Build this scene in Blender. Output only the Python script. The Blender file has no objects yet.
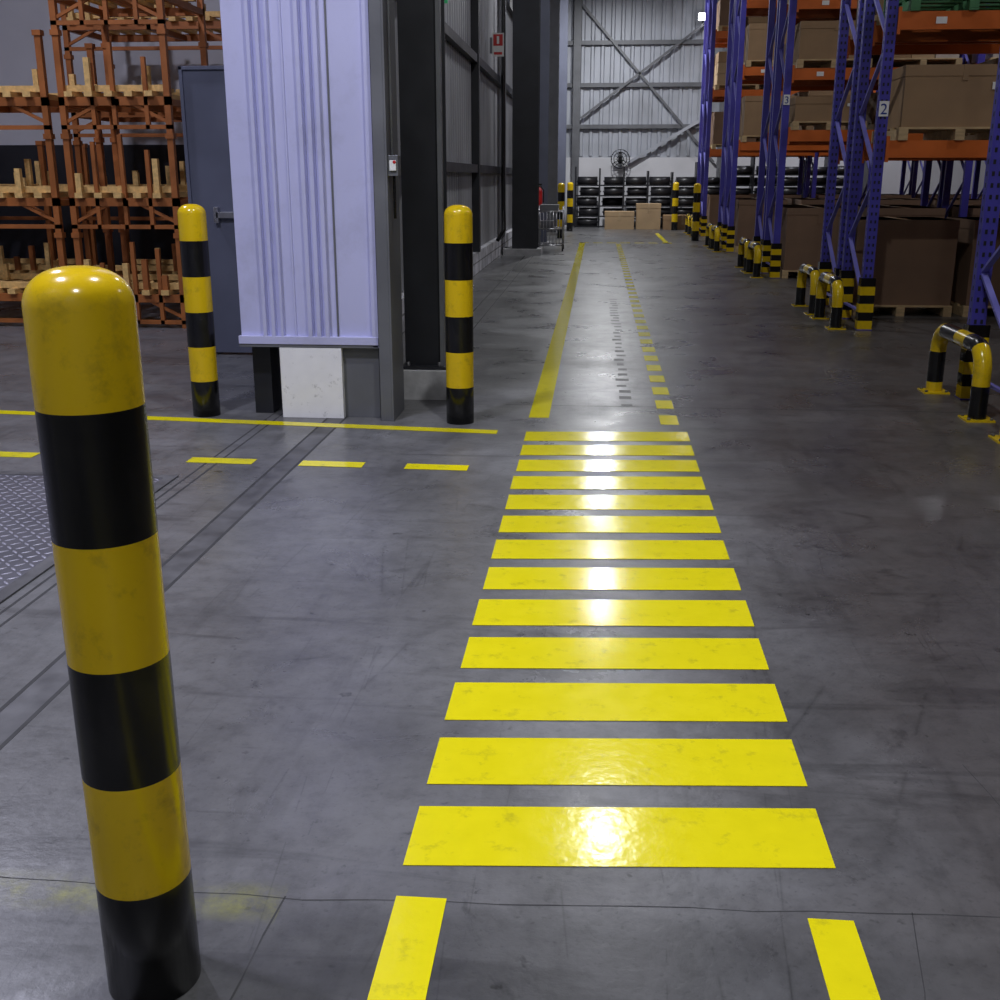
import bpy, math, random
from mathutils import Vector, Matrix
random.seed(7)
sc = bpy.context.scene
try:
    sc.view_settings.view_transform = 'Standard'
    sc.view_settings.look = 'None'
except Exception as e:
    print(e)

# ------------------------------------------------------------------ materials
def new_mat(name):
    m = bpy.data.materials.new(name); m.use_nodes = True
    nt = m.node_tree
    return m, nt, nt.nodes['Principled BSDF']

def N(nt, t, **kw):
    n = nt.nodes.new(t)
    for k, v in kw.items(): setattr(n, k, v)
    return n

def mat(name, col, rough=0.5, metal=0.0, var=0.15, scale=6.0, stretch=(1, 1, 1), bump=0.0, bscale=40, rvar=0.1,
        dirt=None, dirt_amt=0.0, dirt_scale=3.0, spec=0.5, dpos=(.5, .75)):
    m, nt, b = new_mat(name)
    L = nt.links.new
    tc = N(nt, 'ShaderNodeTexCoord')
    mp = N(nt, 'ShaderNodeMapping'); mp.inputs['Scale'].default_value = stretch
    L(tc.outputs['Object'], mp.inputs['Vector'])
    no = N(nt, 'ShaderNodeTexNoise'); no.inputs['Scale'].default_value = scale; no.inputs['Detail'].default_value = 6
    L(mp.outputs[0], no.inputs['Vector'])
    rp = N(nt, 'ShaderNodeValToRGB')
    rp.color_ramp.elements[0].position = 0.3; rp.color_ramp.elements[1].position = 0.7
    c0 = [c * (1 - var) for c in col]; c1 = [min(1, c * (1 + var)) for c in col]
    rp.color_ramp.elements[0].color = (*c0, 1); rp.color_ramp.elements[1].color = (*c1, 1)
    L(no.outputs['Fac'], rp.inputs['Fac'])
    out = rp.outputs[0]
    if dirt:
        n2 = N(nt, 'ShaderNodeTexNoise'); n2.inputs['Scale'].default_value = dirt_scale; n2.inputs['Detail'].default_value = 9
        n2.inputs['Roughness'].default_value = 0.7
        L(mp.outputs[0], n2.inputs['Vector'])
        r2 = N(nt, 'ShaderNodeValToRGB')
        r2.color_ramp.elements[0].position = dpos[0]; r2.color_ramp.elements[1].position = dpos[1]
        r2.color_ramp.elements[0].color = (0, 0, 0, 1); r2.color_ramp.elements[1].color = (dirt_amt,) * 3 + (1,)
        L(n2.outputs['Fac'], r2.inputs['Fac'])
        mx = N(nt, 'ShaderNodeMix', data_type='RGBA')
        L(r2.outputs[0], mx.inputs['Factor']); L(out, mx.inputs['A']); mx.inputs['B'].default_value = (*dirt, 1)
        out = mx.outputs['Result']
    L(out, b.inputs['Base Color'])
    mr = N(nt, 'ShaderNodeMapRange')
    mr.inputs['To Min'].default_value = max(0.02, rough - rvar); mr.inputs['To Max'].default_value = min(1, rough + rvar)
    L(no.outputs['Fac'], mr.inputs['Value']); L(mr.outputs[0], b.inputs['Roughness'])
    b.inputs['Metallic'].default_value = metal
    b.inputs['Specular IOR Level'].default_value = spec
    if bump > 0:
        n3 = N(nt, 'ShaderNodeTexNoise'); n3.inputs['Scale'].default_value = bscale; n3.inputs['Detail'].default_value = 4
        L(mp.outputs[0], n3.inputs['Vector'])
        bp = N(nt, 'ShaderNodeBump'); bp.inputs['Strength'].default_value = bump; bp.inputs['Distance'].default_value = 0.01
        L(n3.outputs['Fac'], bp.inputs['Height']); L(bp.outputs[0], b.inputs['Normal'])
    return m

def emis(name, col, s):
    m, nt, b = new_mat(name)
    b.inputs['Base Color'].default_value = (*col, 1)
    b.inputs['Emission Color'].default_value = (*col, 1); b.inputs['Emission Strength'].default_value = s
    return m

def floor_mat():
    m, nt, b = new_mat('polished_concrete'); L = nt.links.new
    tc = N(nt, 'ShaderNodeTexCoord')
    def noise(scale, st=(1, 1, 1), det=8, ro=0.6, dist=0.0, rot=0.0):
        mp = N(nt, 'ShaderNodeMapping'); mp.inputs['Scale'].default_value = st; mp.inputs['Rotation'].default_value = (0, 0, rot)
        L(tc.outputs['Object'], mp.inputs['Vector'])
        n = N(nt, 'ShaderNodeTexNoise'); n.inputs['Scale'].default_value = scale; n.inputs['Detail'].default_value = det
        n.inputs['Roughness'].default_value = ro; n.inputs['Distortion'].default_value = dist
        L(mp.outputs[0], n.inputs['Vector']); return n.outputs['Fac']
    def ramp(fac, stops):
        r = N(nt, 'ShaderNodeValToRGB'); e = r.color_ramp.elements
        while len(e) < len(stops): e.new(0.5)
        for i, (p, c) in enumerate(stops):
            e[i].position = p; e[i].color = (*c, 1) if isinstance(c, tuple) else (c, c, c, 1)
        L(fac, r.inputs['Fac']); return r.outputs[0]
    def mul(a, bb, fac=1.0):
        x = N(nt, 'ShaderNodeMix', data_type='RGBA', blend_type='MULTIPLY'); x.inputs['Factor'].default_value = fac
        L(a, x.inputs['A']); L(bb, x.inputs['B']); return x.outputs['Result']
    def M(op, a, c=None):
        n = N(nt, 'ShaderNodeMath', operation=op)
        for i, q in enumerate((a, c)):
            if q is None: continue
            if isinstance(q, (int, float)): n.inputs[i].default_value = q
            else: L(q, n.inputs[i])
        return n.outputs[0]
    sx = N(nt, 'ShaderNodeSeparateXYZ'); L(tc.outputs['Object'], sx.inputs[0])
    X, Y = sx.outputs['X'], sx.outputs['Y']
    base = ramp(noise(0.6, det=5, ro=.55), [(0.34, (0.105, 0.104, 0.106)), (0.5, (0.138, 0.138, 0.142)), (0.66, (0.18, 0.182, 0.19))])
    mott = ramp(noise(2.6, det=10, ro=0.7, dist=0.4), [(0.36, 0.74), (0.52, 1.0), (0.7, 1.1)])
    c = mul(base, mott)
    c = mul(c, ramp(noise(13.0, det=8, ro=0.75), [(0.36, 0.72), (0.5, 1.0), (0.66, 1.12)]), 0.7)
    c = mul(c, ramp(noise(5.0, (1, 0.12, 1), det=6), [(0.36, 0.5), (0.43, 1.0)]), 0.35)
    c = mul(c, ramp(noise(3.5, (0.2, 1.6, 1), det=7, dist=1.0, rot=.35), [(0.34, 0.4), (0.41, 1.0)]), 0.45)
    c = mul(c, ramp(noise(1.6, (1, 1, 1), det=9, ro=.7, dist=1.4), [(0.34, 0.42), (0.39, 1.0)]), 0.6)
    c = mul(c, ramp(noise(16, det=3), [(0.27, 0.3), (0.34, 1.0)]), 0.8)
    c = mul(c, ramp(noise(60, det=2), [(0.3, 0.6), (0.4, 1.0)]), 0.5)
    # rack-side forklift lane: grime plus shade painted into the colour, and the older slab south of the crack
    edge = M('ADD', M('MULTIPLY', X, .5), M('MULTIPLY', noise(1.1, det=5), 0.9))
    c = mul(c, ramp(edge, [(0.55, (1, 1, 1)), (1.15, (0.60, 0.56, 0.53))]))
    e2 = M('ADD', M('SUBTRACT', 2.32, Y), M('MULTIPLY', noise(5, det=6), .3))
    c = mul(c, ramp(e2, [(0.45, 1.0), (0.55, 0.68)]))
    for rot, sc_ in ((0.5, 3.0), (-0.9, 2.2), (1.35, 2.6)):
        mp = N(nt, 'ShaderNodeMapping'); mp.inputs['Rotation'].default_value = (0, 0, rot); mp.inputs['Scale'].default_value = (1, 0.08, 1)
        L(tc.outputs['Object'], mp.inputs['Vector'])
        v = N(nt, 'ShaderNodeTexVoronoi', feature='DISTANCE_TO_EDGE'); v.inputs['Scale'].default_value = sc_
        L(mp.outputs[0], v.inputs['Vector'])
        add = N(nt, 'ShaderNodeMath', operation='ADD'); L(v.outputs['Distance'], add.inputs[0])
        L(ramp(noise(2.0 + rot, det=4), [(0.45, 0.0), (0.55, 0.05)]), add.inputs[1])
        c = mul(c, ramp(add.outputs[0], [(0.0, 0.45), (0.005, 1.0)]), 0.5)
    # remnant of an old worn yellow line by the near bollard
    dy = M('ABSOLUTE', M('SUBTRACT', Y, M('ADD', 1.95, M('MULTIPLY', noise(6, det=6), .05))))
    band = M('MULTIPLY', M('MAXIMUM', M('SUBTRACT', 1.0, M('DIVIDE', dy, .075)), 0.0), M('LESS_THAN', X, -.64))
    wear = ramp(noise(9, det=9, ro=.75), [(0.44, 0.03), (0.66, 0.55)])
    bm_ = N(nt, 'ShaderNodeMath', operation='MULTIPLY'); L(band, bm_.inputs[0]); L(wear, bm_.inputs[1])
    mx = N(nt, 'ShaderNodeMix', data_type='RGBA'); L(bm_.outputs[0], mx.inputs['Factor']); L(c, mx.inputs['A']); mx.inputs['B'].default_value = (.34, .34, .03, 1)
    c = mx.outputs['Result']
    L(c, b.inputs['Base Color'])
    mr = N(nt, 'ShaderNodeMapRange'); mr.inputs['From Min'].default_value = .3; mr.inputs['From Max'].default_value = .7
    mr.inputs['To Min'].default_value = 0.22; mr.inputs['To Max'].default_value = 0.44
    L(noise(1.7, det=9, ro=.65, dist=.6), mr.inputs['Value']); L(mr.outputs[0], b.inputs['Roughness'])
    bp = N(nt, 'ShaderNodeBump'); bp.inputs['Strength'].default_value = 0.12; bp.inputs['Distance'].default_value = 0.01
    L(noise(30, det=6), bp.inputs['Height']); L(bp.outputs[0], b.inputs['Normal'])
    return m

def tread_mat():
    m, nt, b = new_mat('diamond_tread_plate'); L = nt.links.new
    tc = N(nt, 'ShaderNodeTexCoord'); sx = N(nt, 'ShaderNodeSeparateXYZ'); L(tc.outputs['Object'], sx.inputs[0])
    def M(op, a, c=None, d=None):
        n = N(nt, 'ShaderNodeMath', operation=op)
        for i, q in enumerate((a, c, d)):
            if q is None: continue
            if isinstance(q, (int, float)): n.inputs[i].default_value = q
            else: L(q, n.inputs[i])
        return n.outputs[0]
    s = 1 / 0.05
    u = M('MULTIPLY', sx.outputs['X'], s); v = M('MULTIPLY', sx.outputs['Y'], s)
    fu = M('SUBTRACT', M('FRACT', u), 0.5); fv = M('SUBTRACT', M('FRACT', v), 0.5)
    par = M('MODULO', M('ADD', M('FLOOR', u), M('FLOOR', v)), 2.0)
    par = M('ABSOLUTE', par)
    sg = M('SUBTRACT', M('MULTIPLY', par, 2.0), 1.0)
    a = M('MULTIPLY', M('ADD', fu, M('MULTIPLY', sg, fv)), 0.7071)
    c = M('MULTIPLY', M('SUBTRACT', fv, M('MULTIPLY', sg, fu)), 0.7071)
    d = M('ADD', M('POWER', M('ABSOLUTE', M('DIVIDE', a, 0.48)), 2.0), M('POWER', M('ABSOLUTE', M('DIVIDE', c, 0.14)), 2.0))
    hgt = M('MAXIMUM', M('SUBTRACT', 1.0, d), 0.0)
    no = N(nt, 'ShaderNodeTexNoise'); no.inputs['Scale'].default_value = 2.5; no.inputs['Detail'].default_value = 6
    L(tc.outputs['Object'], no.inputs['Vector'])
    rp = N(nt, 'ShaderNodeValToRGB'); rp.color_ramp.elements[0].color = (0.07, 0.072, 0.09, 1); rp.color_ramp.elements[1].color = (0.18, 0.18, 0.21, 1)
    L(no.outputs['Fac'], rp.inputs['Fac'])
    mx = N(nt, 'ShaderNodeMix', data_type='RGBA'); L(M('MINIMUM', M('MULTIPLY', hgt, 3.0), 1.0), mx.inputs['Factor'])
    L(rp.outputs[0], mx.inputs['A']); mx.inputs['B'].default_value = (0.42, 0.42, 0.5, 1)
    L(mx.outputs['Result'], b.inputs['Base Color'])
    b.inputs['Metallic'].default_value = 0.3; b.inputs['Roughness'].default_value = 0.36
    bp = N(nt, 'ShaderNodeBump'); bp.inputs['Strength'].default_value = 0.9; bp.inputs['Distance'].default_value = 0.005
    L(hgt, bp.inputs['Height']); L(bp.outputs[0], b.inputs['Normal'])
    return m

def brick_mat():
    m, nt, b = new_mat('painted_block_wall'); L = nt.links.new
    tc = N(nt, 'ShaderNodeTexCoord')
    sx = N(nt, 'ShaderNodeSeparateXYZ'); L(tc.outputs['Object'], sx.inputs[0])
    cb = N(nt, 'ShaderNodeCombineXYZ'); L(sx.outputs['Y'], cb.inputs['X']); L(sx.outputs['Z'], cb.inputs['Y'])
    br = N(nt, 'ShaderNodeTexBrick'); br.inputs['Scale'].default_value = 1.0
    br.inputs['Brick Width'].default_value = 0.4; br.inputs['Row Height'].default_value = 0.18; br.inputs['Mortar Size'].default_value = 0.012
    br.inputs['Color1'].default_value = (0.8, 0.8, 0.85, 1); br.inputs['Color2'].default_value = (0.7, 0.7, 0.75, 1); br.inputs['Mortar'].default_value = (0.25, 0.25, 0.26, 1)
    L(cb.outputs[0], br.inputs['Vector'])
    no = N(nt, 'ShaderNodeTexNoise'); no.inputs['Scale'].default_value = 4; no.inputs['Detail'].default_value = 8; L(tc.outputs['Object'], no.inputs['Vector'])
    rp = N(nt, 'ShaderNodeValToRGB'); rp.color_ramp.elements[0].position = 0.35; rp.color_ramp.elements[0].color = (0.5, 0.5, 0.5, 1); rp.color_ramp.elements[1].position = 0.6; rp.color_ramp.elements[1].color = (1, 1, 1, 1)
    L(no.outputs['Fac'], rp.inputs['Fac'])
    mx = N(nt, 'ShaderNodeMix', data_type='RGBA', blend_type='MULTIPLY'); mx.inputs['Factor'].default_value = 1
    L(br.outputs['Color'], mx.inputs['A']); L(rp.outputs[0], mx.inputs['B']); L(mx.outputs['Result'], b.inputs['Base Color'])
    b.inputs['Roughness'].default_value = 0.6
    return m

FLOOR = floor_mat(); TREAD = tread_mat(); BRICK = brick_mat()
TAPE = mat('yellow_floor_tape', (0.80, 0.70, 0.008), 0.14, var=0.03, scale=14, bump=0.05, bscale=34, rvar=0.05, dirt=(0.36, 0.32, 0.02), dirt_amt=0.7, dirt_scale=13, dpos=(.56, .74), spec=.3)
TAPEW = mat('worn_floor_tape', (0.7, 0.62, 0.01), 0.35, var=0.1, scale=5, rvar=0.07, dirt=(0.2, 0.18, 0.05), dirt_amt=0.8, dirt_scale=10)
YEL = mat('yellow_gloss_paint', (0.72, 0.49, 0.008), 0.17, var=0.05, scale=4, rvar=0.05, dirt=(0.2, 0.14, 0.02), dirt_amt=0.6, dirt_scale=14, bump=0.04, bscale=10, dpos=(.54, .76))
BLK = mat('black_gloss_paint', (0.006, 0.006, 0.007), 0.24, var=0.3, scale=6, rvar=0.08, bump=0.05, bscale=12, dirt=(0.025, 0.025, 0.025), dirt_amt=.6, dirt_scale=9)
CLAD = mat('lavender_white_cladding', (0.55, 0.56, 0.82), 0.36, metal=0.1, var=0.05, scale=1.2, dirt=(0.34, 0.34, 0.48), dirt_amt=0.5, dirt_scale=2.5)
WBLK = mat('dirty_white_plaster', (0.85, 0.85, 0.86), 0.8, var=0.03, scale=12, dirt=(0.35, 0.35, 0.35), dirt_amt=0.8, dirt_scale=22, dpos=(.58, .72))
GSTL = mat('grey_painted_steel', (0.15, 0.155, 0.17), 0.45, metal=0.2, var=0.15, scale=3)
DSTL = mat('dark_painted_steel', (0.014, 0.015, 0.02), 0.45, var=0.3, scale=3)
BGRY = mat('blue_grey_panel', (0.11, 0.12, 0.17), 0.5, var=0.12, scale=2)
RAIL = mat('worn_steel_rail', (0.1, 0.1, 0.105), 0.5, metal=0.2, var=0.4, scale=8)
SCUF = mat('rubber_scuff', (0.075, 0.075, 0.077), 0.5, var=0.4, scale=20)
JNT = mat('joint_sealant', (0.035, 0.035, 0.037), 0.7, var=0.3, scale=10)
CONC = mat('rough_concrete', (0.42, 0.42, 0.43), 0.85, var=0.2, scale=8, bump=0.2)
WALLG = mat('grey_wall_sheet', (0.36, 0.365, 0.39), 0.45, metal=0.2, var=0.25, scale=1.0, stretch=(1, 1, 0.4))
ENDW = mat('galvanised_end_sheet', (0.42, 0.44, 0.49), 0.5, metal=0.3, var=0.15, scale=1)
WHTW = mat('white_wall_paint', (0.6, 0.6, 0.63), 0.7, var=0.08, scale=1)
ROOF = mat('roof_sheet', (0.08, 0.085, 0.1), 0.7, var=0.2, scale=1)
PURP = mat('violet_blue_rack_paint', (0.062, 0.055, 0.36), 0.38, var=0.15, scale=4)
PURL = mat('light_brace_paint', (0.16, 0.155, 0.5), 0.4, var=0.15, scale=4)
ORNG = mat('orange_beam_paint', (0.58, 0.13, 0.02), 0.42, var=0.12, scale=4)
ORNL = mat('orange_stillage_paint', (0.34, 0.11, 0.025), 0.5, var=0.25, scale=4)
WOOD = mat('pallet_wood', (0.5, 0.36, 0.19), 0.75, var=0.25, scale=5, stretch=(1, 6, 6))
WOODL = mat('pale_timber', (0.7, 0.45, 0.16), 0.65, var=0.2, scale=5, stretch=(6, 1, 6))
GRNP = mat('green_pallet_paint', (0.06, 0.2, 0.08), 0.6, var=0.2)
CARD = [mat('cardboard_%s' % n, c, 0.8, var=0.1, scale=3, bump=0.05) for n, c in
        (('tan', (0.30, 0.19, 0.10)), ('brown', (0.19, 0.115, 0.07)), ('light', (0.4, 0.28, 0.16)))]
PTAPE = mat('parcel_tape', (0.4, 0.29, 0.17), 0.3)
LABEL = mat('white_label', (0.8, 0.8, 0.78), 0.5, var=0.03)
WRAP = mat('stretch_wrapped_goods', (0.45, 0.4, 0.36), 0.25, var=0.35, scale=3)
RED = mat('red_paint', (0.55, 0.02, 0.02), 0.35)
GRN = emis('exit_sign_green', (0.03, 0.3, 0.12), 0.3)
RUB = mat('black_rubber', (0.015, 0.015, 0.018), 0.4, var=0.4)
BLUE = mat('blue_plastic', (0.02, 0.05, 0.3), 0.4)
CHRM = mat('zinc_wire', (0.5, 0.5, 0.53), 0.3, metal=0.9)
LENS = emis('lamp_lens', (0.95, 0.95, 1.0), 25.0)

# ------------------------------------------------------------------ mesh builder
class MB:
    def __init__(s, name): s.n = name; s.v = []; s.f = []; s.mi = []; s.ms = []; s.sm = []
    def m(s, mt):
        if mt not in s.ms: s.ms.append(mt)
        return s.ms.index(mt)
    def face(s, idx, mt, sm=False): s.f.append(idx); s.mi.append(s.m(mt)); s.sm.append(sm)
    def box(s, x0, x1, y0, y1, z0, z1, mt, M=None):
        b = len(s.v)
        for p in ((x0, y0, z0), (x1, y0, z0), (x1, y1, z0), (x0, y1, z0), (x0, y0, z1), (x1, y0, z1), (x1, y1, z1), (x0, y1, z1)):
            s.v.append(tuple(M @ Vector(p)) if M else p)
        for q in ((0, 3, 2, 1), (4, 5, 6, 7), (0, 1, 5, 4), (1, 2, 6, 5), (2, 3, 7, 6), (3, 0, 4, 7)):
            s.face([b + i for i in q], mt)
    def bar(s, p, q, w, d, mt):
        p = Vector(p); q = Vector(q); z = q - p; L = z.length
        M = Matrix.Translation(p) @ z.to_track_quat('Z', 'Y').to_matrix().to_4x4()
        s.box(-w / 2, w / 2, -d / 2, d / 2, 0, L, mt, M)
    def cyl(s, p, q, r, mt, seg=16, r2=None, caps=True):
        p = Vector(p); q = Vector(q); z = q - p
        R = z.to_track_quat('Z', 'Y').to_matrix(); r2 = r if r2 is None else r2
        b = len(s.v)
        for c, rr in ((p, r), (q, r2)):
            for i in range(seg):
                a = 2 * math.pi * i / seg
                s.v.append(tuple(c + R @ Vector((rr * math.cos(a), rr * math.sin(a), 0))))
        for i in range(seg):
            j = (i + 1) % seg; s.face([b + i, b + j, b + seg + j, b + seg + i], mt, True)
        if caps:
            s.face([b + i for i in range(seg)][::-1], mt); s.face([b + seg + i for i in range(seg)], mt)
    def lathe(s, c, prof, seg=40):
        b = len(s.v); n = len(prof)
        for r, z, _ in prof:
            for i in range(seg):
                a = 2 * math.pi * i / seg
                s.v.append((c[0] + r * math.cos(a), c[1] + r * math.sin(a), c[2] + z))
        for k in range(n - 1):
            for i in range(seg):
                j = (i + 1) % seg
                s.face([b + k * seg + i, b + k * seg + j, b + (k + 1) * seg + j, b + (k + 1) * seg + i], prof[k][2], True)
    def tube(s, pts, r, mts, seg=14):
        b = len(s.v); n = len(pts)
        for k in range(n):
            t = (Vector(pts[min(k + 1, n - 1)]) - Vector(pts[max(k - 1, 0)])).normalized()
            up = Vector((1, 0, 0)) if abs(t.x) < 0.9 else Vector((0, 0, 1))
            u = t.cross(up).normalized(); w = t.cross(u).normalized()
            for i in range(seg):
                a = 2 * math.pi * i / seg
                s.v.append(tuple(Vector(pts[k]) + r * (math.cos(a) * u + math.sin(a) * w)))
        for k in range(n - 1):
            mt = mts[k] if isinstance(mts, list) else mts
            for i in range(seg):
                j = (i + 1) % seg
                s.face([b + k * seg + i, b + k * seg + j, b + (k + 1) * seg + j, b + (k + 1) * seg + i], mt, True)
    def done(s, bevel=0.0, loc=(0, 0, 0), parent=None):
        me = bpy.data.meshes.new(s.n); me.from_pydata(s.v, [], s.f)
        for mt in s.ms: me.materials.append(mt)
        me.polygons.foreach_set('material_index', s.mi); me.polygons.foreach_set('use_smooth', s.sm)
        me.update()
        import bmesh
        bm = bmesh.new(); bm.from_mesh(me); bmesh.ops.recalc_face_normals(bm, faces=bm.faces); bm.to_mesh(me); bm.free()
        o = bpy.data.objects.new(s.n, me); sc.collection.objects.link(o); o.location = loc
        if parent: o.parent = parent
        if bevel:
            md = o.modifiers.new('Bevel', 'BEVEL'); md.width = bevel; md.segments = 2; md.limit_method = 'ANGLE'
        return o

def inst(o, loc, rz=0.0):
    c = bpy.data.objects.new(o.name.split('.')[0], o.data); sc.collection.objects.link(c)
    c.location = loc; c.rotation_euler[2] = rz
    return c

# ------------------------------------------------------------------ room shell
H = 7.6
XL, XR, Y0, Y1 = -12.0, 13.0, -4.0, 36.0
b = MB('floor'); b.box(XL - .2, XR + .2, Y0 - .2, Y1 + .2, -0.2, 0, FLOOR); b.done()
b = MB('ceiling'); b.box(XL - .2, XR + .2, Y0 - .2, Y1 + .2, H, H + .1, ROOF); b.done()
b = MB('wall_right'); b.box(XR, XR + .2, Y0, Y1, 0, H, WALLG); b.done()
b = MB('wall_back'); b.box(XL, XR, Y0 - .2, Y0, 0, H, WALLG); b.done()
b = MB('wall_west'); b.box(XL - .2, XL, Y0, 15.2, 0, H, WHTW); b.done()
b = MB('wall_side_room'); b.box(XL, -2.2, 15.0, 15.2, 0, H, WHTW)
b.box(XL, -2.2, 14.96, 15.0, 0, 1.9, DSTL); b.done()

def ribs_x(b, x0, x1, yf, z0, z1, pitch, w, d, mt):
    x = x0 + pitch / 2
    while x + w < x1:
        i = len(b.v)
        for z in (z0, z1):
            b.v += [(x, yf, z), (x + w * .25, yf - d, z), (x + w * .75, yf - d, z), (x + w, yf, z)]
        for k in range(3): b.face([i + k, i + k + 1, i + 5 + k, i + 4 + k], mt)
        x += pitch
def ribs_y(b, y0, y1, xf, z0, z1, pitch, w, d, mt):
    y = y0 + pitch / 2
    while y + w < y1:
        i = len(b.v)
        for z in (z0, z1):
            b.v += [(xf, y, z), (xf + d, y + w * .25, z), (xf + d, y + w * .75, z), (xf, y + w, z)]
        for k in range(3): b.face([i + k, i + k + 1, i + 5 + k, i + 4 + k], mt)
        y += pitch

b = MB('wall_far')
b.box(-2.2, XR, Y1, Y1 + .2, 0, H, ENDW)
ribs_x(b, -2.0, XR, Y1, 2.1, H, 0.3, 0.14, 0.04, ENDW)
b.box(-2.0, XR, Y1 - .08, Y1, 0, 2.05, WHTW)
for z in (2.9, 4.1, 5.3): b.box(-2.0, XR, Y1 - .16, Y1 - .04, z, z + .12, GSTL)
for x in (-0.85, 3.6, 8.0): b.box(x, x + .22, Y1 - .3, Y1 - .04, 0, H, GSTL)
b.bar((0.9, Y1 - .2, 1.9), (3.5, Y1 - .2, 3.4), 0.09, 0.09, ENDW)
b.bar((3.5, Y1 - .2, 1.9), (-0.6, Y1 - .2, 6.4), 0.07, 0.07, GSTL)
b.bar((-0.6, Y1 - .2, 3.2), (3.5, Y1 - .2, 6.2), 0.07, 0.07, GSTL)
b.done()

b = MB('wall_left')
b.box(-2.2, -2.0, 7.3, Y1, 0, H, WALLG)
ribs_y(b, 8.0, Y1, -2.0, .36, H, 0.25, 0.1, 0.03, WALLG)
b.box(-2.0, -1.9, 7.9, Y1, 0, 0.34, BRICK)
for z in (1.55, 3.15, 4.8): b.box(-2.0, -1.88, 7.9, Y1, z, z + .12, DSTL)
for y in (13.4, 17.8, 26.5, 31): b.box(-2.0, -1.86, y, y + .16, .34, H, DSTL)
b.box(-2.2, -2.0, Y0, 1.2, 0, H, WALLG)
b.box(-2.2, -2.0, 1.2, 7.3, 5.4, H, WALLG)
b.done()

b = MB('roof_beams')
for y in (2, 8, 14, 20, 26, 32):
    b.box(XL, XR, y, y + .2, 7.05, 7.1, DSTL); b.box(XL, XR, y + .09, y + .11, 7.1, 7.5, DSTL); b.box(XL, XR, y, y + .2, 7.5, 7.6, DSTL)
for x in (-9, -6, -3, 0, 3, 6, 9): b.box(x, x + .08, Y0, Y1, 7.35, 7.5, DSTL)
b.done()

# ------------------------------------------------------------------ floor details
def strip(b, x0, x1, y0, y1, mt, z0=0.0, t=0.0008): b.box(x0, x1, y0, y1, z0, z0 + t, mt)
b = MB('floor_joints')
def crack(b, pts, w):
    for (x0, y0), (x1, y1) in zip(pts[:-1], pts[1:]):
        n = max(1, int(math.hypot(x1 - x0, y1 - y0) / .12)); px, py = x0, y0
        for i in range(1, n + 1):
            qx = x0 + (x1 - x0) * i / n; qy = y0 + (y1 - y0) * i / n
            if i < n: qx += random.uniform(-.006, .006); qy += random.uniform(-.006, .006)
            d = Vector((qx - px, qy - py)); nn = Vector((-d.y, d.x)).normalized() * w / 2 * random.uniform(.5, 1.2)
            k = len(b.v); b.v += [(px - nn.x, py - nn.y, .0006), (qx - nn.x, qy - nn.y, .0006), (qx + nn.x, qy + nn.y, .0006), (px + nn.x, py + nn.y, .0006)]
            b.face([k, k + 1, k + 2, k + 3], JNT); px, py = qx, qy
crack(b, [(-1.4, 2.02), (-.6, 1.99), (.1, 2.03), (.9, 2.06), (2.4, 2.1)], .0035)
crack(b, [(-.67, 1.35), (-.64, 2.0)], .004)
crack(b, [(-.6, 7.38), (6.5, 7.36), (12.9, 7.4)], .010)
crack(b, [(1.0, 1.6), (1.06, 2.25), (1.0, 2.7)], .002)
crack(b, [(.63, 1.7), (.7, 2.06)], .002)
b.done()

b = MB('tyre_scuff_marks')
y = 7.4
while y < 14.5:
    for xx in (.18, ):
        if random.random() < .85: b.box(xx + random.uniform(-.02, .02), xx + .06 + random.uniform(0, .03), y, y + random.uniform(.06, .12), 0, .0005, SCUF)
    y += .24
b.done()

b = MB('sliding_door_floor_rail')
b.box(-1.70, -1.60, 0.5, 7.0, 0, .0004, RAIL)
for x in (-1.715, -1.60): strip(b, x, x + .014, 0.5, 7.0, JNT)
for x in (-2.10, -2.04): strip(b, x, x + .012, 0.5, 7.0, JNT)
strip(b, -1.42, -1.40, 9.0, 22, JNT); strip(b, -1.25, -1.24, 9.0, 22, JNT)
b.done()

b = MB('diamond_plate_ramp')
b.box(-5.2, -2.2, 2.4, 5.3, 0, 0.006, TREAD); b.box(-5.2, -2.14, 5.3, 5.36, 0, 0.008, RAIL); b.box(-2.2, -2.14, 2.4, 5.3, 0, 0.008, RAIL)
b.done()

def quadbox(b, pts, z0, z1, mt):
    k = len(b.v)
    for z in (z0, z1):
        for x, y in pts: b.v.append((x, y, z))
    for q in ((0, 3, 2, 1), (4, 5, 6, 7), (0, 1, 5, 4), (1, 2, 6, 5), (2, 3, 7, 6), (3, 0, 4, 7)): b.face([k + j for j in q], mt)
b = MB('crosswalk_stripes')
for i in range(13):
    yc = 2.290 + i * 0.3485; hw = 0.122; sk = 0.075
    xl, xr = -0.403 + random.uniform(-.004, .004), 0.572 + random.uniform(-.004, .004)
    quadbox(b, [(x, yc + s * hw + sk * (x - .09)) for x, s in ((xl, -1), (xr, -1), (xr, 1), (xl, 1))], .0008, .0022, TAPE)
b.done()

b = MB('walkway_line_tape')
T = .0008
b.box(-0.40, -0.29, -3.5, 2.02, T, .0022, TAPE); b.box(0.475, 0.57, -3.5, 2.02, T, .0022, TAPE)
b.box(-0.415, -0.285, 6.97, 26.6, T, .0022, TAPE)
y = 6.83
while y < 26:
    b.box(0.425, 0.54, y, y + .28, T, .0022, TAPE); y += .50
x = -0.42
while x < 1.6:
    b.box(x, x + .22, 26.4, 26.6, T, .0022, TAPE); x += .32
b.box(1.55, 1.66, 26.4, 31, T, .0022, TAPE)
b.done()

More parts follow.
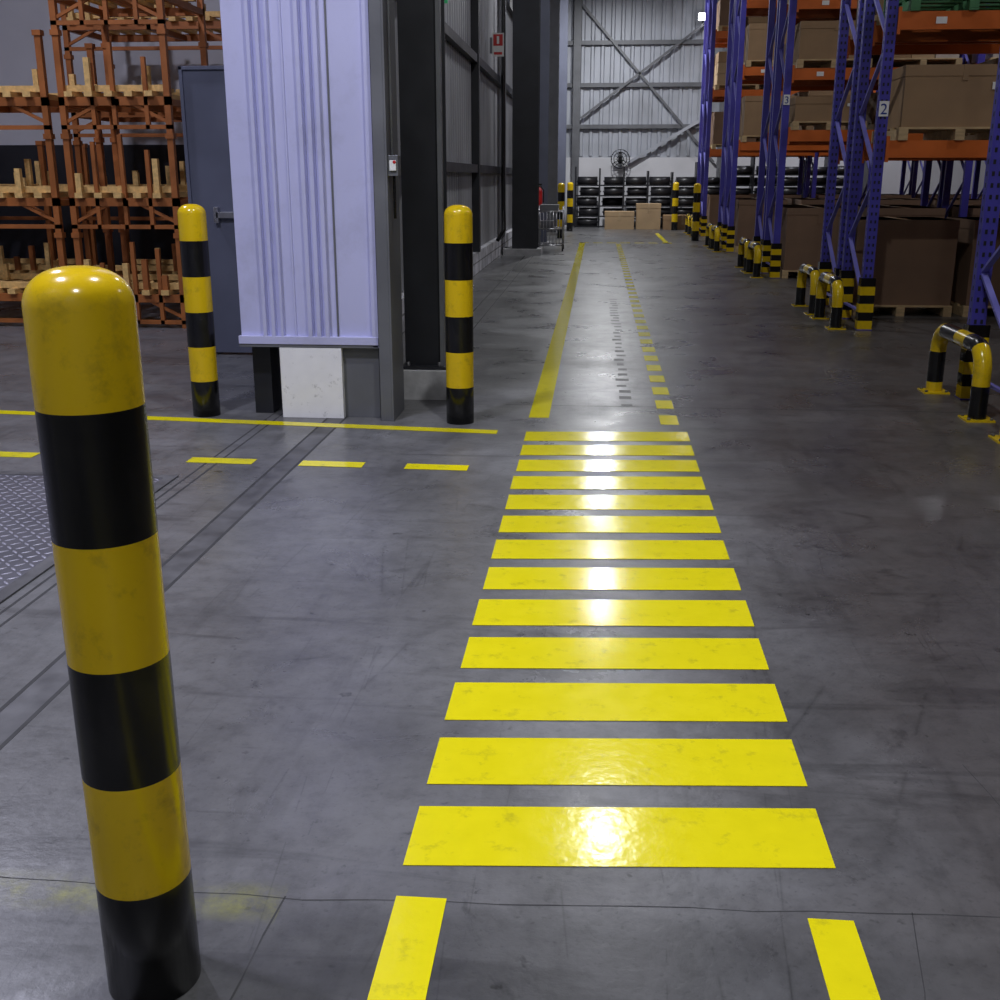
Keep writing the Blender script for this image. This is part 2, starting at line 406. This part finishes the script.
b = MB('threshold_line_tape')
def slant(b, x0, y0, x1, y1, w, mt): quadbox(b, [(x0, y0), (x1, y1), (x1, y1 + w), (x0, y0 + w)], .0013, .0024, mt)
slant(b, -9.0, 7.26, -0.58, 6.48, .10, TAPE)
for x0, x1 in ((-3.9, -3.45), (-3.42, -3.1), (-2.21, -1.84), (-1.58, -1.23), (-1.0, -.66)):
    slant(b, x0, 5.60 - .03 * (x0 + .6), x1, 5.60 - .03 * (x1 + .6), .11, TAPEW if x0 < -1.7 else TAPE)
b.done()

# ------------------------------------------------------------------ bollards
def bollard_mesh():
    b = MB('safety_bollard'); R = 0.087
    e = [(0, .235, BLK), (.235, .46, YEL), (.46, .685, BLK), (.685, .91, YEL), (.91, 1.135, BLK), (1.135, 1.30, YEL)]
    prof = []
    for z0, z1, m_ in e: prof += [(R, z0, m_)]
    prof.append((R, 1.30, YEL))
    for a in range(10, 91, 10):
        t = math.radians(a); prof.append((max(.0005, R * math.cos(t) ** .8), 1.30 + .062 * math.sin(t), YEL))
    b.lathe((0, 0, 0), [(.0005, 0, BLK)] + prof, 48)
    return b.done()
bo = bollard_mesh(); bo.location = (-0.826, 1.735, 0); bo.rotation_euler = (0, math.radians(-.35), 0)
for p in ((-0.84, 6.80), (-2.52, 6.88), (-0.93, 28.5), (-0.8, 32.3), (2.35, 27.6), (2.2, 33)):
    c = inst(bo, (*p, 0), random.random() * 6); c.scale = (1, 1, .98)

# ------------------------------------------------------------------ door jamb pillar
b = MB('sliding_door_jamb')
y = 6.87
b.box(-2.25, -1.36, y, y + .30, 0.50, 6.2, CLAD)
def rib(x, w, d=.034):
    i = len(b.v)
    for z in (.50, 6.2): b.v.extend([(x, y, z), (x + w * .12, y - d, z), (x + w * .88, y - d, z), (x + w, y, z)])
    for k in range(3): b.face([i + k, i + k + 1, i + 5 + k, i + 4 + k], CLAD)
for x in (-2.10, -2.045): rib(x, .03)
rib(-1.985, .022)
rib(-1.90, .015, .012)
for x in (-1.81, -1.755, -1.70): rib(x, .034)
b.box(-1.625, -1.615, y - .012, y, .5, 6.2, GSTL)
b.box(-1.40, -1.355, y - .03, y + .3, .46, 6.2, CLAD)
b.box(-2.26, -1.36, y - .035, y, .475, .525, CLAD)
b.box(-2.26, -1.36, y - .03, y + .3, .455, .475, GSTL)
b.box(-2.0, -1.60, y - .03, y + .25, 0, .452, WBLK)
b.box(-1.60, -1.37, y + .02, y + .25, 0, .455, GSTL)
b.box(-1.352, -1.345, y - .07, y + .3, 0, 6.2, DSTL)
b.box(-1.345, -1.275, y - .09, y - .07, 0, 6.2, GSTL)
b.box(-1.345, -1.33, y - .07, y + .3, 0, 6.2, GSTL)
b.box(-1.275, -1.262, y - .09, y + .3, 0, 6.2, GSTL)
b.box(-2.22, -2.1, y + .1, y + .3, 0, .46, DSTL)
b.done(.002)

b = MB('h_section_column')
def hcol(b, x, y, w, d, h0, h1, mt):
    b.box(x, x + w, y, y + .02, h0, h1, mt); b.box(x, x + w, y + d - .02, y + d, h0, h1, mt)
    b.box(x + w / 2 - .01, x + w / 2 + .01, y + .02, y + d - .02, h0, h1, mt)
hcol(b, -1.33, 7.65, .27, .30, .20, H, DSTL)
b.box(-1.075, -1.045, 7.60, 7.66, .20, H, GSTL)
b.box(-1.36, -0.99, 7.5, 8.0, 0, .20, CONC)
b.box(-1.35, -1.01, 7.56, 7.98, .20, .22, DSTL)
b.box(-2.0, -1.34, 7.4, 7.44, 0, H, DSTL)
for x in (-1.3, -1.08):
    for yy in (7.59, 7.97): b.cyl((x, yy, .20), (x, yy, .25), .012, RAIL, 8)
b.done()
b = MB('h_section_column')
hcol(b, -1.68, 22.2, .50, .45, .12, H, DSTL); b.box(-1.85, -1.1, 22.1, 22.8, 0, .12, CONC); b.done()
for (x, yy, mt) in ((-1.45, 25.2, BGRY), (-1.4, 29.8, GSTL), (-1.3, 33.6, BGRY)):
    b = MB('h_section_column'); hcol(b, x, yy, .32, .3, .08, H, mt); b.box(x - .05, x + .4, yy - .05, yy + .38, 0, .08, CONC); b.done()

b = MB('wall_downpipe')
b.tube([(-1.80, 21.6, H)] + [(-1.80, 21.6, z) for z in (5, 3, 1, .65)] + [(-1.80, 21.62, .5), (-1.82, 21.68, .42), (-1.88, 21.75, .36)], .05, GSTL)
b.tube([(-1.76, 21.1, z) for z in (6.5, 4, 2, .9)] + [(-1.74, 21.05, .55), (-1.85, 20.9, .35)], .035, BLK)
b.done()

b = MB('switch_box')
b.box(-1.262, -1.20, 6.80, 6.90, 1.50, 1.62, GSTL); b.box(-1.25, -1.21, 6.788, 6.80, 1.53, 1.59, LABEL)
b.cyl((-1.22, 6.785, 1.58), (-1.22, 6.80, 1.58), .010, RED, 12)
b.cyl((-1.245, 6.86, 1.62), (-1.245, 6.86, 4.8), .008, GSTL, 10)
b.cyl((-1.235, 6.86, 1.25), (-1.235, 6.86, 1.50), .009, BLK, 10)
b.done(.003)
b = MB('fire_extinguisher_sign')
b.box(-1.86, -1.66, 20.0, 20.01, 3.45, 3.82, LABEL); b.box(-1.84, -1.68, 19.994, 20.0, 3.62, 3.80, RED); b.box(-1.78, -1.74, 19.99, 19.994, 3.65, 3.77, LABEL); b.box(-1.83, -1.69, 19.994, 20, 3.48, 3.52, RED)
b.box(-1.9, -1.86, 19.98, 20.03, 3.5, 3.75, GSTL); b.done()
b = MB('exit_sign')
b.box(-1.86, -1.7, 13.0, 13.04, 3.32, 3.42, GRN); b.box(-1.9, -1.68, 13.0, 13.06, 3.42, 3.44, GSTL); b.done()

def extinguisher(x, y, z=.3):
    b = MB('fire_extinguisher')
    b.lathe((x, y, z), [(.001, 0, RED), (.07, .0, RED), (.075, .03, RED), (.075, .42, RED), (.06, .48, RED), (.025, .52, BLK), (.025, .56, BLK), (.001, .57, BLK)], 20)
    b.box(x - .03, x + .06, y - .012, y + .012, z + .56, z + .59, BLK)
    b.tube([(x + .03, y, z + .55), (x + .1, y, z + .45), (x + .095, y, z + .2)], .012, BLK)
    b.box(x - .03, x + .03, y + .06, y + .09, 0, z + .6, GSTL); b.box(x - .09, x + .09, y - .08, y + .1, 0, .02, GSTL)
    b.box(x - .08, x + .08, y - .08, y + .08, z - .02, z, GSTL)
    b.done()
extinguisher(-1.28, 24.6, .75)

b = MB('wire_trolley')
x0, x1, ya, yb = -1.25, -.72, 23.4, 24.1
for z in (.12, .45, .8):
    for t in range(7):
        xx = x0 + (x1 - x0) * t / 6; b.cyl((xx, ya, z), (xx, yb, z), .008, CHRM, 6)
    for yy in (ya, yb): b.cyl((x0, yy, z), (x1, yy, z), .012, CHRM, 6)
for xx in (x0, x1):
    for yy in (ya, yb):
        b.cyl((xx, yy, .1), (xx, yy, .9), .014, CHRM, 8); b.cyl((xx - .015, yy, .05), (xx + .015, yy, .05), .05, RUB, 12)
for t in range(9):
    xx = x0 + (x1 - x0) * t / 8; b.cyl((xx, ya, .12), (xx, ya, .8), .006, CHRM, 6)
b.box(x0 + .05, x1 - .1, ya + .1, yb - .1, .81, .93, GSTL); b.box(x0 + .05, x1 - .2, ya + .1, yb - .1, .46, .6, GSTL)
b.done()

b = MB('blue_grey_door_leaf')
b.box(-3.42, -2.45, 9.35, 9.45, 0.02, 2.34, BGRY)
b.box(-3.44, -3.41, 9.33, 9.47, 0, 2.36, BGRY); b.box(-3.44, -2.43, 9.33, 9.47, 2.33, 2.36, BGRY)
b.box(-3.2, -2.5, 9.30, 9.35, 1.16, 1.21, CHRM); b.box(-3.22, -3.18, 9.30, 9.35, 1.12, 1.25, CHRM)
b.box(-2.6, -2.45, 9.2, 9.6, 0, .05, GSTL); b.box(-3.43, -3.3, 9.2, 9.6, 0, .02, GSTL)
b.done(.003)

# ------------------------------------------------------------------ orange stillage stacks
def stillage_stack(x0, y0, w, d, levels, seed, dense=False):
    rnd = random.Random(seed)
    b = MB('orange_stillage_stack'); ph = .95
    for k in range(levels):
        zb = k * ph
        zz = zb + .34
        for xx in (x0, x0 + w - .06):
            for yy in (y0, y0 + d - .06):
                b.box(xx, xx + .06, yy, yy + .06, zb, zb + ph, ORNL)
                b.box(xx - .012, xx + .072, yy - .012, yy + .072, zb + ph - .05, zb + ph, ORNL)
        for yy in (y0, y0 + d - .05):
            b.box(x0, x0 + w, yy, yy + .05, zz - .08, zz, ORNL)
        b.box(x0, x0 + w, y0, y0 + .04, zb + .04, zb + .08, ORNL)
        for xx in (x0, x0 + w - .05, x0 + w * .5):
            b.box(xx, xx + .05, y0, y0 + d, zz - .08, zz - .02, ORNL)
        if dense:
            for i in range(1, 4):
                xx = x0 + w * i / 4 + rnd.uniform(-.04, .04)
                b.box(xx, xx + .04, y0, y0 + .04, zb + .04, zb + ph - rnd.random() * .35, ORNL)
        for i in range(int(w / .2)):
            xx = x0 + .09 + i * .2
            b.box(xx, xx + .08, y0 - .06, y0 + d + .02, zz, zz + .05, WOODL)
            if rnd.random() < .75:
                hh = rnd.uniform(.14, .34); yy = y0 + rnd.choice((-.03, -.03, .35, .8)) * d
                b.box(xx + .01, xx + .065, yy, yy + .05, zz + .05, zz + .05 + hh, WOODL if rnd.random() < .8 else ORNL)
                b.bar((xx + .035, yy + .02, zz + .05), (xx + .035, yy + .2, zz + .05 + hh * .2), .03, .03, WOODL)
        for j in range(2):
            yy = y0 + .05 + j * (d - .2)
            b.box(x0 + .06, x0 + w - .06, yy, yy + .08, zz + .05, zz + .11, WOODL)
        b.bar((x0 + .03, y0 + .03, zb + .1), (x0 + .4, y0 + .03, zz - .06), .03, .03, ORNL)
        b.bar((x0 + w - .03, y0 + .03, zb + .1), (x0 + w - .4, y0 + .03, zz - .06), .03, .03, ORNL)
    b.done()
stillage_stack(-5.28, 11.0, 1.12, 1.2, 4, 1, True)
stillage_stack(-7.5, 11.0, 2.1, 1.2, 3, 2)
stillage_stack(-9.8, 11.0, 2.1, 1.2, 3, 3)
stillage_stack(-6.2, 13.2, 2.0, 1.2, 4, 4)
stillage_stack(-8.6, 13.2, 2.0, 1.2, 2, 5)

# ------------------------------------------------------------------ racking
def upright(b, x, y, h, holes=True):
    w, d = .10, .075
    b.box(x, x + w, y, y + .012, .01, h, PURP)
    b.box(x, x + .01, y + .012, y + d, .01, h, PURP); b.box(x + w - .01, x + w, y + .012, y + d, .01, h, PURP)
    b.box(x - .02, x + w + .03, y - .03, y + d + .03, 0, .01, PURP)
    if holes:
        z = .15
        while z < min(h, 4.2):
            for xx in (x + .02, x + .062): b.box(xx, xx + .018, y - .0015, y, z, z + .03, DSTL)
            b.box(x - .0015, x, y + .03, y + .045, z, z + .03, DSTL)
            z += .075

def rack(y0, y1, levels, x0=2.66, nb=3, bay=2.7, h=6.2, holes=False):
    b = MB('pallet_rack')
    for i in range(nb + 1):
        x = x0 + i * bay
        upright(b, x, y0, h, holes and i == 0); upright(b, x, y1 - .075, h, holes and i == 0)
        z = .25; k = 0; ya, yb = y0 + .05, y1 - .05
        b.bar((x + .05, ya, z - .08), (x + .05, yb, z - .08), .035, .02, PURL)
        while z < h - .7:
            p, q = ((ya, yb) if k % 2 == 0 else (yb, ya))
            b.bar((x + .05, p, z), (x + .05, q, z + .62), .04, .022, PURL)
            z += .62; k += 1
        if i < nb:
            for lz in levels:
                for yy in (y0 - .02, y1 - .03):
                    b.box(x + .10, x + bay, yy, yy + .05, lz - .16, lz, ORNG)
                    b.box(x + .10, x + .13, yy - .01, yy + .05, lz - .20, lz + .04, ORNG)
                    b.box(x + bay - .03, x + bay, yy - .01, yy + .05, lz - .20, lz + .04, ORNG)
                if lz > 2.5: b.box(x + .45, x + .55, y0 - .024, y0 - .02, lz - .11, lz - .05, LABEL)
    for yy in (y0, y1 - .075):
        for s in range(6):
            z = .01 + s * .085
            mt = YEL if s % 2 == 0 else BLK
            b.box(x0 - .02, x0 + .125, yy - .03, yy - .012, z, z + .085, mt)
            b.box(x0 - .02, x0 - .008, yy - .012, yy + .08, z, z + .085, mt)
    b.done()

def hoop(x, y0, y1, h=.46, r=.056):
    b = MB('rack_guard_hoop'); rr = .16
    pts = []
    for z in (0.0, .08, .16, .22, h - rr): pts.append((x, y0, z))
    for a in (15, 30, 45, 60, 75, 90): t = math.radians(a); pts.append((x, y0 + rr - rr * math.cos(t), h - rr + rr * math.sin(t)))
    n = 6
    for i in range(1, n): pts.append((x, y0 + rr + (y1 - y0 - 2 * rr) * i / n, h))
    for a in (90, 75, 60, 45, 30, 15, 0): t = math.radians(a); pts.append((x, y1 - rr + rr * math.cos(t), h - rr + rr * math.sin(t)))
    for z in (.22, .16, .08, 0.0): pts.append((x, y1, z))
    L = 0; mts = []
    for k in range(len(pts) - 1):
        L += (Vector(pts[k + 1]) - Vector(pts[k])).length
        mts.append(YEL if int((L + .0) / .24) % 2 == 1 else BLK)
    b.tube(pts, r, mts, 18)
    for yy in (y0, y1):
        b.box(x - .09, x + .09, yy - .09, yy + .09, 0, .012, YEL)
        for sx_ in (-.07, .07):
            for sy in (-.065, .065): b.cyl((x + sx_, yy + sy, .012), (x + sx_, yy + sy, .024), .011, RAIL, 8)
    b.done()

def pallet_load(x, y, z, w, d, h, kind, pal=WOOD):
    name = 'palletised_cardboard_box' if kind not in ('wrap', 'flat') else ('palletised_wrapped_goods' if kind == 'wrap' else 'empty_pallet')
    b = MB(name)
    reps = 2 if kind == 'flat' else 1
    for r_ in range(reps):
        zo = r_ * .125
        for i in range(5):
            yy = i * (d - .1) / 4; b.box(0, w, yy, yy + .1, zo + .1, zo + .12, pal)
        for i in range(3):
            xx = i * (w - .09) / 2; b.box(xx, xx + .09, 0, d, zo + .02, zo + .1, pal); b.box(xx, xx + .09, 0, d, zo, zo + .02, pal)
    if kind == 'flat':
        pass
    elif kind == 'wrap':
        n = max(1, int(h / .25))
        for k in range(n):
            for i in range(3):
                o = random.uniform(-.01, .01)
                b.box(.04 + i * (w - .08) / 3 + .004, .04 + (i + 1) * (w - .08) / 3 - .004, .04 + o, d - .04, .12 + k * h / n, .12 + (k + 1) * h / n - .006, random.choice([WRAP, CARD[0], CARD[2]]))
    else:
        c = CARD[kind]
        b.box(.02, w - .02, .02, d - .02, .12, .12 + h, c)
        b.box(.015, w - .015, .015, d - .015, .12 + h - .10, .12 + h, c)
        b.box(w / 2 - .025, w / 2 + .025, .013, .02, .12 + h * .75, .12 + h, c)
        b.box(w / 2 - .03, w / 2 + .03, .013, d - .013, .12 + h, .122 + h, PTAPE)
        if kind != 1: b.box(w * .72, w * .80, .012, .02, .12 + h * .6, .12 + h * .72, LABEL)
    return b.done(.004, (x, y, z))

rowsets = [(5.5, 6.65, [1.83, 2.98, 4.15]), (6.80, 7.92, [1.83, 2.98, 4.15]),
           (11.48, 12.5, [1.83, 2.98, 4.15]), (12.7, 13.72, [1.83, 2.98, 4.15]),
           (17.4, 18.4, [2.15, 3.0, 3.95]), (18.55, 19.55, [2.15, 3.0, 3.95]),
           (23.4, 24.4, [2.15, 3.55, 4.9]), (24.55, 25.55, [2.15, 3.55, 4.9]),
           (29.4, 30.4, [2.15, 3.55, 4.9]), (30.55, 31.55, [2.15, 3.55, 4.9])]
for ri, (a, c, lv) in enumerate(rowsets):
    xr0 = 2.57 if ri < 2 else 2.66
    rack(a, c, lv, x0=xr0, holes=ri < 4)
    hoop(2.45, a + .08 if ri != 1 else 7.15, c - .08 if ri != 1 else 8.1)
    if ri == 1: continue
    for i in range(3):
        x = xr0 + i * 2.7
        for li, lz in enumerate([0] + lv[:3]):
            if ri < 2 and li > 1: continue
            for j in range(2):
                if ri == 2 and i == 0: continue
                if random.random() < (.12 if li else .0): continue
                w = random.uniform(1.0, 1.15)
                nxt = ([0] + lv + [6.0])[li + 1] - .2 - lz
                hh = random.uniform(.55, .95) * (nxt - .16)
                hh = min(hh, 1.05)
                kind = random.choice([0, 1, 2, 'wrap', 0])
                if li == 0: kind = 1; hh = .92
                pallet_load(x + .16 + j * 1.24, a - .03, lz, w, c - a + .04, hh, kind)
pallet_load(2.86, 11.43, 1.83, 1.15, 1.1, .56, 0)
pallet_load(4.12, 11.43, 1.83, 1.15, 1.1, .6, 2)
pallet_load(2.86, 11.43, 2.98, 1.15, 1.1, .5, 'flat', GRNP)
pallet_load(4.12, 11.43, 2.98, 1.15, 1.1, .5, 'flat', GRNP)

for (x, y, z, s) in ((2.66, 11.475, 2.05, '2'), (2.66, 17.395, 2.5, '3'), (2.57, 6.795, 2.3, '1')):
    b = MB('bay_number_plate'); b.box(x + .005, x + .095, y - .006, y - .002, z, z + .14, LABEL); o = b.done()
    cu = bpy.data.curves.new('digit', 'FONT'); cu.body = s; cu.size = .14; cu.extrude = .0005; cu.align_x = 'CENTER'; cu.materials.append(BLUE)
    t = bpy.data.objects.new('digit', cu); sc.collection.objects.link(t); t.rotation_euler[0] = math.pi / 2
    t.location = (x + .05, y - .008, z + .02); t.parent = o

# ------------------------------------------------------------------ far end goods
def rollers(xs, cols, yb, levels):
    b = MB('stacked_black_rollers')
    for k in range(levels):
        z = .12 + k * .3
        for i in range(cols):
            x = xs + i * .72 + random.uniform(-.05, .05)
            for j in range(2):
                if random.random() < .12: continue
                r = random.uniform(.10, .145); yy = yb + j * .3
                b.cyl((x, yy, z + .03), (x + .6, yy, z + .03), r, RUB, 14); b.cyl((x - .03, yy, z + .03), (x + .63, yy, z + .03), .022, GSTL, 8)
        b.box(xs - .1, xs + cols * .72, yb - .15, yb - .1, z - .11, z - .07, DSTL)
    for i in range(cols + 1): b.box(xs - .12 + i * .72, xs - .07 + i * .72, yb - .18, yb + .5, 0, levels * .3 + random.uniform(.1, .4), DSTL)
    b.done()
rollers(-.6, 6, 34.6, 5)
rollers(3.9, 5, 34.4, 6)
for (x, w, h, k, yy) in ((.2, .85, .5, 2, 33.3), (1.12, .7, .72, 2, 33.4), (1.9, 1.1, .4, 0, 33.2)):
    b = MB('cardboard_box'); b.box(x, x + w, yy, yy + .7, 0, h, CARD[k]); b.box(x - .006, x + w + .006, yy - .006, yy + .706, h - .12, h + .004, CARD[k])
    b.box(x + w / 2 - .03, x + w / 2 + .03, yy - .008, yy - .005, h - .25, h, PTAPE); b.done(.004)
b = MB('wall_fan')
cx, cy, cz = .64, 35.6, 2.0
for r in (.28, .2, .1): b.tube([(cx + r * math.cos(t * math.pi / 12), cy, cz + r * math.sin(t * math.pi / 12)) for t in range(25)], .012, BLK, 8)
for t in range(12): a = t * math.pi / 6; b.cyl((cx, cy - .03, cz), (cx + .28 * math.cos(a), cy, cz + .28 * math.sin(a)), .006, BLK, 6)
b.cyl((cx, cy - .05, cz), (cx, cy + .2, cz), .06, BLK, 14)
for t in range(4):
    a = t * math.pi / 2; b.bar((cx, cy + .04, cz), (cx + .22 * math.cos(a), cy + .04, cz + .22 * math.sin(a)), .12, .01, GSTL)
b.box(cx - .05, cx + .05, cy + .15, Y1 - .081, cz - .05, cz + .05, BLK)
b.done()

# ------------------------------------------------------------------ lamps
def highbay(x, y, z, power, col=(1, .98, 1), size=.4, name='high_bay_lamp'):
    b = MB(name)
    b.lathe((0, 0, 0), [(.001, .34, GSTL), (.06, .34, GSTL), (.09, .2, GSTL), (.12, .16, GSTL), (.26, 0, GSTL), (.25, -.01, GSTL), (.24, .0, LENS), (.001, .005, LENS)], 28)
    b.cyl((0, 0, .34), (0, 0, 7.3 - z if z < 7 else .4), .012, GSTL, 8)
    o = b.done(loc=(x, y, z))
    l = bpy.data.lights.new(name + '_light', 'AREA'); l.shape = 'DISK'; l.size = size; l.energy = power; l.color = col
    lo = bpy.data.objects.new('lamp_light', l); sc.collection.objects.link(lo); lo.parent = o; lo.location = (0, 0, -.03)
for y, p in ((-1.5, 125), (4.0, 150), (12.6, 65), (21.5, 95), (31.0, 400)):
    highbay(0.25, y, 6.75, p, (.97, .98, 1), .2)
for x, y, p in ((-3.2, 2.6, 300), (-6.0, 8.6, 190)):
    highbay(x, y, 6.75, p, (.78, .79, 1))
for x, y, p in ((7, 9.6, 90), (7, 15.6, 90), (7, 21.5, 100), (7, 27.5, 110), (7, 33.5, 180)):
    highbay(x, y, 6.75, p, (.88, .9, 1))
b = MB('floodlight'); b.box(-.12, .12, -.04, .04, -.09, .09, LENS); b.box(-.14, .14, .04, .1, -.11, .11, GSTL); b.box(-.02, .02, .1, .16, -.02, .02, GSTL)
b.done(loc=(2.95, 35.6, 6.02))

w = bpy.data.worlds.new('World'); sc.world = w; w.use_nodes = True
w.node_tree.nodes['Background'].inputs[0].default_value = (.25, .25, .4, 1); w.node_tree.nodes['Background'].inputs[1].default_value = .05

# ------------------------------------------------------------------ camera
cam = bpy.data.cameras.new('camera'); cam.lens = 39.6; cam.sensor_width = 36; cam.clip_end = 200
co = bpy.data.objects.new('camera', cam); sc.collection.objects.link(co)
co.location = (0, 0, 1.5); co.rotation_euler = (math.radians(90 - 16.412), 0, math.radians(4.934))
sc.camera = co
